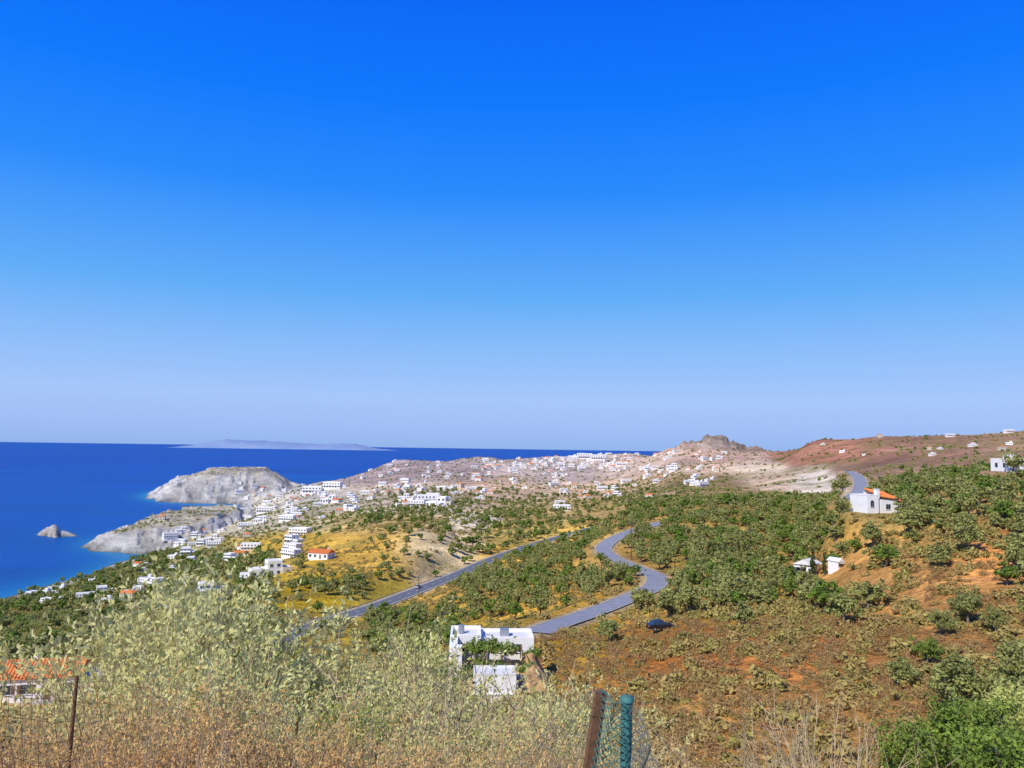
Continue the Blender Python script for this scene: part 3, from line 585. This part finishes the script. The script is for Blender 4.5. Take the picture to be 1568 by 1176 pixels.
# right-hand tiled house
b=B()
b.box(-6,-4,-1.5,-2.8,3,4.4,m_white); b.box(-6.05,-4.05,4.403,-2.75,3.05,4.55,m_white)
window(b,-4.6,1.6,.9,1.2,-4); b.cyl(-4.6,2.8,-4.046,-4.0,.45,.45,m_glass,14,'y')
b.box(-2.797,-3.2,-1.5,-1.9,-2.2,5.9,m_white); b.box(-2.9,-3.3,5.903,-1.8,-2.1,6.05,m_white)
b.box(-1.897,-3.6,-1.5,3.0,3.2,3.4,m_white); window(b,0.2,1.0,1.2,1.2,-3.6)
b.box(3.003,-2.6,-1.5,6.0,3.4,2.6,m_white); window(b,4.6,.6,1.1,1.1,-2.6)
def leanroof(x0,x1,y0,y1,z0,zl,zb):
    a=[(x0,y0,z0+zl),(x1,y0,z0),(x1,y1,z0+zb),(x0,y1,z0+zb+zl)]
    b.add(a+[(p[0],p[1],p[2]-.15) for p in a],[(0,1,2,3),(7,6,5,4),(0,4,5,1),(1,5,6,2),(2,6,7,3),(3,7,4,0)],m_tile)
    n=int((x1-x0)/.4)
    for i in range(n+1):
        t=i/n; xx=x0+.05+(x1-x0-.1)*t; q=zl*(1-t)
        b.add([(xx-.09,y0,z0+q+.01),(xx+.09,y0,z0+q+.01),(xx+.09,y1,z0+zb+q+.01),(xx-.09,y1,z0+zb+q+.01),(xx,y0,z0+q+.13),(xx,y1,z0+zb+q+.13)],[(0,4,5,3),(4,1,2,5),(0,1,4)],m_tile)
leanroof(-1.85,3.4,-4.0,3.4,3.5,.7,1.7); leanroof(2.9,6.5,-3.0,3.6,2.7,.5,1.3)
b.box(-1.85,3.0,3.0,3.2,3.35,5.0,m_white)
x,y,z=pR; keepout.append((x,y,7)); link("tiled_roof_house",b.mesh("tiled_roof_house_right"),(x,y,z),0.2,.88)
b=B(); block(b,-6,-4,6,4,-2,3.2,m_white,nw=3); b.box(-6,-4,3.75,-3.5,-1,4.8,m_white); b.box(0,-5.5,3.0,6,-4.003,3.15,m_white)
x,y,z=pE; keepout.append((x,y,9)); link("white_house",b.mesh("white_house_edge"),(x,y,z),0.1,.9)
def cottage(name,u,v,d,w,sc=1,rz=0):
    b=B(); hw=w/2; b.box(-hw,-2.2,-2,hw,2.2,2.6,m_white); 
    y0,y1=-2.7,2.7
    b.add([(-hw-.3,y0,2.55),(0,y0,3.7),(hw+.3,y0,2.55),(-hw-.3,y1,2.55),(0,y1,3.7),(hw+.3,y1,2.55)],[(0,1,4,3),(1,2,5,4),(0,2,1),(3,4,5)],m_roofw)
    b.box(-.5,-2.25,0,.5,-2.19,2.0,m_wood); window(b,-hw*.6,1.0,.7,.8,-2.2); window(b,hw*.6,1.0,.7,.8,-2.2)
    b.box(-hw,-3.9,2.2,hw*.2,-2.71,2.3,m_roofw); b.cyl(-hw+.1,-3.8,-2,2.195,.06,.06,m_wood,6)
    x,y,z=P(u,v,d); z=float(hgt(x,y)); keepout.append((x,y,4*sc+1)); keepout.append((x*.97,y*.97,3)); link(name,b.mesh(name),(x,y,z+.3),rz,sc)
cottage("grove_cottage",1237,888,172,4.4,.95,-0.7); cottage("garden_shed",1281,912,160,2.6,.6,0.4)
# lower left tiled house
b=B(); block(b,-6.5,-3.5,4,3.5,-4,3.0,m_white,nw=4,door=True,roof='gable',sh=m_wood); b.box(4.003,-3,-4,7.5,3,2.4,m_white); b.box(3.9,-3.2,2.403,7.7,3.2,2.55,m_roofw); b.box(-3,.6,3.4,-2.3,1.3,5.4,m_white)
b.box(-7,-6.5,-4,7,-3.9,-.1,m_stone)
x,y,z=P(82,1062,118); keepout.append((x,y,12)); keepout.append((x*.93,y*.93,9)); keepout.append((x*.87,y*.87,8)); link("tiled_roof_house",b.mesh("tiled_roof_house_left"),(x,y,float(hgt(x,y))+1.0),0.25)
# foreground flat-roofed white house (store room, terrace with vines, upper house)
b=B()
b.box(-2.6,-5.5,-4,2.3,-1.8,3.3,m_white); parapet(b,-2.6,-5.5,2.3,-1.8,3.302,m_roofw,.22,.2); b.box(-2.72,-5.62,1.2,2.42,-5.503,1.32,m_white); b.box(-1.7,-5.56,-1.2,-.7,-5.503,1.0,m_frame)
b.box(-5.6,1.0,-4,-4.0,2.4,4.9,m_white); b.box(-5.6,2.403,-4,-4.6,6.9,4.9,m_white)
b.box(-5.6,6.903,-4,-1.6,12.5,4.6,m_white); parapet(b,-5.6,6.903,-1.6,12.5,4.602,m_white,.4,.25)
b.box(-1.597,8.2,-4,5.4,13.5,4.0,m_white); parapet(b,-1.597,8.2,5.4,13.5,4.002,m_white,.4,.25)
window(b,-3.6,2.9,1.0,1.0,6.903); window(b,.6,2.6,1.1,.9,8.2); window(b,3.2,2.6,1.1,.9,8.2)
b.box(-4.6,-1.797,-4,5.0,6.9,1.9,m_earth); b.box(2.303,-3.4,-4,3.2,-1.8,2.5,m_stone)
for xx in (-3.6,-1.5,1.0,3.5):
    b.cyl(xx,2.6,1.9,3.9,.06,.06,m_wood,6); b.cyl(xx,6.0,1.9,3.9,.06,.06,m_wood,6)
for xx in np.arange(-3.7,3.7,.8): b.box(xx,2.4,3.91,xx+.08,6.3,3.99,m_wood)
b.cyl(-4.2,9.5,4.7,5.7,.4,.4,m_metal,12); b.box(1,10.4,4.05,2.2,11.6,4.9,m_metal)
x,y,z=P(757,1058,98); keepout.append((x,y+1,7)); keepout.append((x,y+8,7)); link("flat_roof_white_house",b.mesh("flat_roof_white_house"),(x,y,z),0.05)
gv=bush_mesh("vine",250,34,40,.13,m_green,1.0,.6)
for i,(dx,dy,dz,s) in enumerate([(-2.4,4.5,3.6,1.5),(-.5,4.6,3.7,1.6),(1.8,4.4,3.6,1.3),(-1.6,2.0,2.4,1.2),(-3.2,-.6,1.9,1.1),(3.9,1.5,2.0,1.2),(.6,1.2,2.1,1.1),(-6.8,-1,0.3,1.7),(-4.4,-3.2,-.6,1.8),(3.8,-5,-.3,1.3),(-7.6,3,.8,1.9),(4.6,7.2,2.3,1.2)]):
    link("vine_arbour" if i<3 else "garden_bush",gv,(x+dx,y+dy,z+dz),i,s)
nx_,ny_=24,30; gx,gy=np.meshgrid(np.linspace(2.6,6.8,nx_),np.linspace(-6,8,ny_),indexing='ij'); hh=4.0*np.sin(np.clip((gx-2.5)/1.6,0,1)*math.pi/2)*np.clip(1-(gx-4.6)/2.6,0,1)**.5*sst((gy+6)/3)*(.8+.35*fbm(gx,gy,1.6,4,44))-1.0
V=np.stack([x+gx,y+gy,z+hh],-1).reshape(-1,3); ii,jj=np.meshgrid(np.arange(nx_-1),np.arange(ny_-1),indexing='ij'); a=(ii*ny_+jj).ravel()
link("rock_bank",mesh_np("rock_bank",V,np.stack([a,a+ny_,a+ny_+1,a+1],1),[m_earth]))
# ------------------------------------------------------------------ vehicles
m_tyre=simple("tyre_rubber",(0.02,0.02,0.02),0.2,3)
def car(name,paint,loc,rz):
    b=B(); prof=[(-2.1,.35),(-2.15,.75),(-2.0,.95),(-1.15,1.0),(1.0,.98),(1.9,.85),(2.12,.6),(2.1,.35)]
    cab=[(-1.75,.95),(-1.2,1.45),(.1,1.5),(1.05,.97)]
    def loft(p,w0,w1,m_):
        n=len(p); vs=[(a,-w0 if zz<1.2 else -w1,zz) for a,zz in p]+[(a,w0 if zz<1.2 else w1,zz) for a,zz in p]
        b.add(vs,[tuple(range(n)),tuple(reversed(range(n,2*n)))]+[(i,i+n,(i+1)%n+n,(i+1)%n) for i in range(n)],m_)
    loft(prof,.86,.86,paint); loft(cab,.80,.62,m_glass)
    b.add([(-1.22,-.64,1.455),(.12,-.64,1.505),(.12,.64,1.505),(-1.22,.64,1.455),(-1.22,-.64,1.49),(.12,-.64,1.54),(.12,.64,1.54),(-1.22,.64,1.49)],[(4,5,6,7),(0,1,5,4),(2,3,7,6),(1,2,6,5),(3,0,4,7)],paint)
    for xx in (-1.3,1.35):
        for y0 in (-.9,.68): b.cyl(xx,.33,y0,y0+.22,.33,.33,m_tyre,14,'y'); b.cyl(xx,.33,y0-.005,y0+.225,.18,.18,m_metal,10,'y')
    for y_ in (-.7,.45): b.box(2.05,y_,.62,2.13,y_+.25,.75,m_roofw); b.box(-2.17,y_,.7,-2.1,y_+.25,.85,m_tile)
    link(name,b.mesh(name),loc,rz)
def on_road(R,d,off):
    i=int(np.argmin(abs(R[:,1]-d))); i=min(max(i,1),len(R)-2); t=R[i+1]-R[i-1]; an=math.atan2(t[1],t[0]); return (R[i][0]-math.sin(an)*off,R[i][1]+math.cos(an)*off,R[i][2]+.205),an
pb=simple("car_paint_blue",(0.02,0.06,0.22),0.05,1,0.3,0.3,.5); pg=simple("car_paint_silver",(0.35,0.38,0.42),0.05,1,0.3,0.3,.5); pk=simple("car_paint_black",(0.02,0.022,0.028),0.05,1,0.3,0.2,.5)
l,an=on_road(R1,274,-1.9); car("blue_car",pb,l,an+math.pi); l,an=on_road(R1,356,1.8); car("silver_car",pg,l,an)
px_,py_,pz_=P(784,978,116); car("parked_car",pk,(px_,py_,float(hgt(px_,py_))+.1),0.3); keepout.append((px_,py_,3)); px_,py_,pz_=P(1012,962,122); car("parked_car",pk,(px_,py_,float(hgt(px_,py_))+.1),0.2); keepout.append((px_,py_,2.5))
# ------------------------------------------------------------------ poles and wires
m_pole=simple("creosoted_pole",(0.10,0.075,0.055),0.25,4)
def pole(u,v,d,h_=10):
    x,y,z=P(u,v,d); z=float(hgt(x,y)); b=B(); b.cyl(0,0,-.5,h_,.17,.12,m_pole,10); b.box(-.9,-.06,h_-.7,.9,.06,h_-.55,m_pole)
    for q in (-.8,0,.8): b.cyl(q,0,h_-.55,h_-.35,.05,.04,m_metal,8)
    o=link("utility_pole",b.mesh("utility_pole"),(x,y,z),random.uniform(-.4,.4)); keepout.append((x,y,1.5)); return np.array([x,y,z+h_-.4])
pl=[pole(921,915,198,7.5),pole(967,858,262,12),pole(1162,770,420,10),pole(436,985,222,8),pole(100,1000,150,8),pole(641,900,340,8),pole(1148,845,236,8)]
def wire(a,b_,r=.025,sag=1.5):
    pts=[a+(b_-a)*t-np.array([0,0,sag*4*t*(1-t)]) for t in np.linspace(0,1,14)]
    v,f=tube(pts,[r]*14,4); link("power_line",mesh_np("power_line",v,f,[m_pole]))
wire(pl[0],pl[1]); wire(pl[1],pl[2],.02,3)
# ------------------------------------------------------------------ plant everything
def sel(k,*a): return [q[k] for q in a]
for nm,c,d0,d1,coll,nv in [("olive_trees",5.8,38,95,oliveHi,4),("olive_grove",5.3,95,420,oliveMd,7),("distant_trees",7.5,420,1300,oliveLo,3)]:
    x,y,z,u,v,rd=cells(c,d0,d1); mk=treemask(u,v,y,x,y); k=(RNG.uniform(size=x.size)<mk)&(rd>2.2)&clear(x,y)
    x,y,z=sel(k,x,y,z); s=RNG.uniform(.6,1.15,x.size)*(0.9 if d0<400 else 1.05); sc=np.column_stack([s*RNG.uniform(.9,1.15,x.size),s,s*RNG.uniform(.8,1.1,x.size)])
    instancer(nm,np.column_stack([x,y,z-.1]),sc,coll,nv,.05); print(nm,x.size)
def brownz(u,v): return np.maximum(box(u,v,815,1450,945,1300,30),box(u,v,1400,1700,860,1300,30)*.7)
x,y,z,u,v,rd=cells(1.1,36,140,.8); bz=brownz(u,v); nn=fbm(x,y,9,3,95)
k=(RNG.uniform(size=x.size)<(bz*(.60+.7*nn)))&(rd>.7)&clear(x,y)&(u<1620)&(v<1230)
xx,yy,zz=sel(k,x,y,z); s=RNG.uniform(.3,.8,xx.size); instancer("dry_scrub",np.column_stack([xx,yy,zz]),s,brownMd,4,.1); print('brown',xx.size)
k=(RNG.uniform(size=x.size)<(.12+.26*(1-bz))*(.7+1.2*nn))&(rd>1.2)&clear(x,y)&(u<1620)&(v<1230)
xx,yy,zz=sel(k,x,y,z); s=RNG.uniform(.5,1.4,xx.size); instancer("green_scrub",np.column_stack([xx,yy,zz]),s,scrubMd,4,.1); print('scrub near',xx.size)
x,y,z,u,v,rd=cells(2.6,140,560,.75); nn=fbm(x,y,25,3,96)
k=(RNG.uniform(size=x.size)<np.clip(.30+.9*nn,0.03,.9))&(rd>1.5)&clear(x,y)
k&=~((box(u,v,610,735,820,888)>.5)&(RNG.uniform(size=x.size)<.85))
xx,yy,zz=sel(k,x,y,z); s=RNG.uniform(.5,1.5,xx.size); instancer("hillside_scrub",np.column_stack([xx,yy,zz]),s,scrubMd,4,.1); print('scrub mid',xx.size)
x,y,z,u,v,rd=cells(8,560,1400,.72); nn=fbm(x,y,60,3,97); rk_=hgt(x,y,rock)
k=(RNG.uniform(size=x.size)<np.clip(.40+.9*nn,0.05,.9)*np.where((u>1200)&(v<730),.4,1)*np.where((u>1120)&(u<1290)&(v<750)&(v>705),.35,1))&clear(x,y)&(rk_<.2)
xx,yy,zz=sel(k,x,y,z); s=RNG.uniform(.9,2.4,xx.size); instancer("distant_scrub",np.column_stack([xx,yy,zz]),s,scrubLo,3); print('scrub far',xx.size)
x,y,z,u,v,rd=cells(15,1400,2700,.70); nn=fbm(x,y,110,3,98); rk_=hgt(x,y,rock)
k=(RNG.uniform(size=x.size)<np.clip(.34+.8*nn,0.05,.9))&clear(x,y)&(rk_<.5)
xx,yy,zz=sel(k,x,y,z); s=RNG.uniform(1.2,3.0,xx.size); instancer("distant_scrub",np.column_stack([xx,yy,zz]),s,scrubLo,3); print('scrub vfar',xx.size)
def cyp_mesh(seed):
    rng=np.random.default_rng(seed); V,Fq,cc,sh=crown(rng,3.6,.75,3.4,60,22,.28,.35,1.0); k=np.array(V); t=np.clip(1.25-k[:,2]/7.5,.15,1.1); k[:,0]*=t;k[:,1]*=t
    v,f=tube([(0,0,-.6),(0,0,1.5),(0,0,5)],[.2,.15,.05],6); a=join([(k,Fq,0,sh),(v,f,1,.5)]); return mesh_np("cypress",a[0],a[1],[m_cyp,m_bark],a[2],a[3])
cy=cyp_mesh(400)
for (u,d,s) in [(1245,168,.95),(1092,232,.8),(1102,233,.75),(1111,230,.8),(1121,232,.75),(1131,234,.8),(1141,233,.7),(1262,163,.7),(1085,236,.7)]:
    sx=float(ray(u,860)[0]); link("cypress_tree",cy,(sx*d,d,float(hgt(sx*d,d))),random.uniform(0,6),s)
# ------------------------------------------------------------------ foreground plants
def fg(name,ms,items):
    for i,(u,vt,d) in enumerate(items):
        me,top0=ms[i%len(ms)]
        sx=float(ray(u,1000)[0]); x=sx*d; g=float(hgt(x,d)); top=P(u,vt,d)[2]; s=max(.3,(top-g)/top0)
        link(name,me,(x,d,g-.05),random.uniform(0,6.28),s)
def tops(me):
    z=np.empty(len(me.vertices)*3,np.float32); me.vertices.foreach_get('co',z); return me,float(np.percentile(z[2::3],97))
pal=[tops(wisp_mesh("pale_shrub",500+i,170,60,.062,m_pale if i!=3 else m_fresh,2.0,.36)) for i in range(4)]
fg("pale_shrub",pal,[(262,938,11),(305,915,12),(350,925,12),(385,965,12),(300,965,9),(222,975,10.5),(440,1035,12),(485,1050,13),(530,1045,12),(370,1045,8),(590,1015,14),(640,995,15),(665,1015,12),(610,1065,9),(690,1085,10),(560,1095,8),(850,1065,11),(890,1090,9),(660,1120,7),(480,1095,8),(300,1060,7),(430,1120,6.5),(780,1135,7),(735,1125,9),(810,1100,10),(200,1060,8)])
rus=[tops(wisp_mesh("dry_thorn_bush",520+i,170,48,.036,m_rust,1.5,.7)) for i in range(2)]
fg("dry_thorn_bush",rus,[(60,1115,7),(130,1105,8),(230,1075,7),(310,1085,6),(380,1105,6),(20,1135,6),(120,1140,5.5),(450,1130,6),(550,1140,6),(210,1145,5),(330,1145,5),(620,1145,6),(700,1150,6),(860,1150,6),(1010,1165,7),(190,1110,6.5),(270,1120,5.5),(820,1150,6)])
bare=[tops(wisp_mesh("bare_branch_shrub",530,45,6,.04,m_rust,1.8,.55,1.5))]
fg("bare_branch_shrub",bare,[(690,1030,9),(640,1050,8),(1240,1100,9),(1300,1115,8),(850,1105,7),(1190,1135,8)])
gb=[tree_mesh("green_shrub",540+i,80,70,.10,m_green if i else m_fresh,2.0,1.5,1.9,.8) for i in range(2)]
for i,(u,vt,d,s) in enumerate([(1490,1065,16,.5),(1425,1095,18,.48),(1560,1055,17,.5),(1380,1140,20,.4),(1540,1110,13,.42)]):
    sx=float(ray(u,1000)[0]); top=P(u,vt,d)[2]; link("green_shrub",gb[1 if i!=2 else 0],(sx*d,d,top-3.4*s),i,s)
# ------------------------------------------------------------------ fences
m_teal=simple("teal_painted_pipe",(0.05,0.17,0.16),0.4,20,0.6)
m_rusty=simple("rusty_steel",(0.17,0.085,0.045),0.4,25,0.9)
m_net=simple("rusty_netting",(0.14,0.15,0.12),0.4,25,0.8)
fence=bpy.data.objects.new("wire_mesh_fence",None); scene.collection.objects.link(fence)
tp=np.array(P(960,1072,3.0))
v,f=tube([tp-np.array([.02,0,1.0]),tp],[.021,.021],14); link("teal_post",mesh_np("teal_post",v,f,[m_teal],smooth=True),parent=fence)
v,f=tube([tp+[0,0,-.005],tp+[0,0,.012],tp+[0,0,.02]],[.026,.026,.004],14); link("post_cap",mesh_np("post_cap",v,f,[m_teal],smooth=True),parent=fence)
rp=np.array(P(920,1058,3.1)); bb_=B(); bb_.box(-.022,-.012,-1.0,.022,.012,0,m_rusty); bb_.box(.012,.0125,-1.0,.022,.04,0,m_rusty)
o=link("rusty_post",bb_.mesh("rusty_post"),tuple(rp),.3,1,fence); o.rotation_euler=(0,.16,.3)
def net(A,Bq,Cq,Dq,nu,nv,name,mat,r=.0016,parent=None,diamond=True,wob=.012):
    A,Bq,Cq,Dq=[np.array(q,float) for q in (A,Bq,Cq,Dq)]
    cu=bpy.data.curves.new(name,'CURVE'); cu.dimensions='3D'; cu.bevel_depth=r; cu.bevel_resolution=0; cu.materials.append(mat)
    def pt(s,t):
        p=(A*(1-s)+Bq*s)*(1-t)+(Dq*(1-s)+Cq*s)*t
        return p+wob*np.array([math.sin(t*9+s*5),math.sin(s*11+t*7)*2,math.sin(s*8)])
    def add(ps):
        sp=cu.splines.new('POLY'); sp.points.add(len(ps)-1)
        for q,p in zip(sp.points,ps): q.co=(p[0],p[1],p[2],1)
    if diamond:
        for i in range(-nv,nu+nv):
            for sg_ in (1,-1):
                ps=[]
                for j in range(nv*2+1):
                    s=(i+ (j/2)*sg_)/nu; 
                    if 0<=s<=1: ps.append(pt(s,j/(2*nv)))
                if len(ps)>1: add(ps)
    else:
        for i in range(nu+1): add([pt(i/nu,j/12) for j in range(13)])
        for j in range(nv+1): add([pt(i/30,j/nv) for i in range(31)])
    add([pt(i/20,0) for i in range(21)])
    o=bpy.data.objects.new(name,cu); scene.collection.objects.link(o)
    if parent: o.parent=parent
net(P(912,1062,3.08),P(962,1082,2.97),P(960,1400,2.97),P(885,1400,3.08),5,28,"netting",m_teal,.0019,fence)
net(P(962,1082,2.96),P(1020,1185,2.7),P(1010,1500,2.7),P(960,1400,2.96),7,26,"netting_right",m_net,.0019,fence,wob=.018)
net(P(700,1215,3.6),P(912,1062,3.1),P(885,1400,3.1),P(700,1500,3.6),14,18,"netting_left",m_net,.0012,fence,wob=.02)
fence2=bpy.data.objects.new("wire_mesh_fence",None); scene.collection.objects.link(fence2)
for (u,v,d) in [(-60,1010,5.0),(118,1035,5.6),(455,1105,6.5)]:
    t=np.array(P(u,v,d)); w,f=tube([t-[.06,0,1.7],t],[.012,.012],8); link("post",mesh_np("post",w,f,[m_rusty]),parent=fence2)
net(P(-60,1020,5.0),P(118,1045,5.6),P(112,1330,5.6),P(-70,1330,5.0),12,9,"wire",m_rusty,.0016,fence2,False,.02)
net(P(118,1045,5.6),P(455,1110,6.5),P(450,1330,6.5),P(112,1330,5.6),20,8,"wire_right",m_rusty,.0014,fence2,False,.03)
# ------------------------------------------------------------------ light
w=bpy.data.worlds.new("World"); scene.world=w; w.use_nodes=True; nt=w.node_tree; bg=nt.nodes['Background']
sun_dir=Vector((-0.50,-0.62,0.78)).normalized(); el=math.asin(sun_dir.z); az=math.atan2(sun_dir.x,sun_dir.y)
sky=nt.nodes.new('ShaderNodeTexSky'); sky.sky_type='NISHITA'; sky.sun_disc=False; sky.sun_elevation=el; sky.sun_rotation=az; sky.ozone_density=3.0; sky.air_density=1.0; sky.dust_density=0.6
tc=nt.nodes.new('ShaderNodeTexCoord'); sx=nt.nodes.new('ShaderNodeSeparateXYZ'); nt.links.new(tc.outputs['Generated'],sx.inputs[0])
rp_=nt.nodes.new('ShaderNodeValToRGB'); nt.links.new(sx.outputs['Z'],rp_.inputs[0]); cr=rp_.color_ramp
st=[(0.0,(.29,.47,.86)),(.02,(.34,.51,.92)),(.06,(.38,.57,.97)),(.12,(.26,.51,.97)),(.19,(.115,.42,.96)),(.31,(.018,.26,1.0)),(.41,(.001,.19,1.0)),(.51,(0,.14,.94)),(.8,(.015,.09,.5)),(1,(.02,.08,.40))]
while len(cr.elements)<len(st): cr.elements.new(.5)
for e,(p_,c_) in zip(cr.elements,st): e.position=p_; e.color=c_+(1,)
sc_=nt.nodes.new('ShaderNodeVectorMath'); sc_.operation='SCALE'; sc_.inputs['Scale'].default_value=1/0.11; nt.links.new(rp_.outputs[0],sc_.inputs[0])
mx=nt.nodes.new('ShaderNodeMix'); mx.data_type='RGBA'; mx.inputs[0].default_value=0.96; nt.links.new(sky.outputs[0],mx.inputs[6]); nt.links.new(sc_.outputs[0],mx.inputs[7])
nt.links.new(mx.outputs[2],bg.inputs[0]); bg.inputs[1].default_value=0.11
L=bpy.data.lights.new("sun",'SUN'); L.energy=5.0; L.angle=math.radians(.5); L.color=(1,.94,.82); so=bpy.data.objects.new("sun",L); scene.collection.objects.link(so); so.rotation_euler=sun_dir.to_track_quat('Z','Y').to_euler()
scene.view_settings.view_transform='Standard'; scene.view_settings.look='None'; scene.view_settings.exposure=0
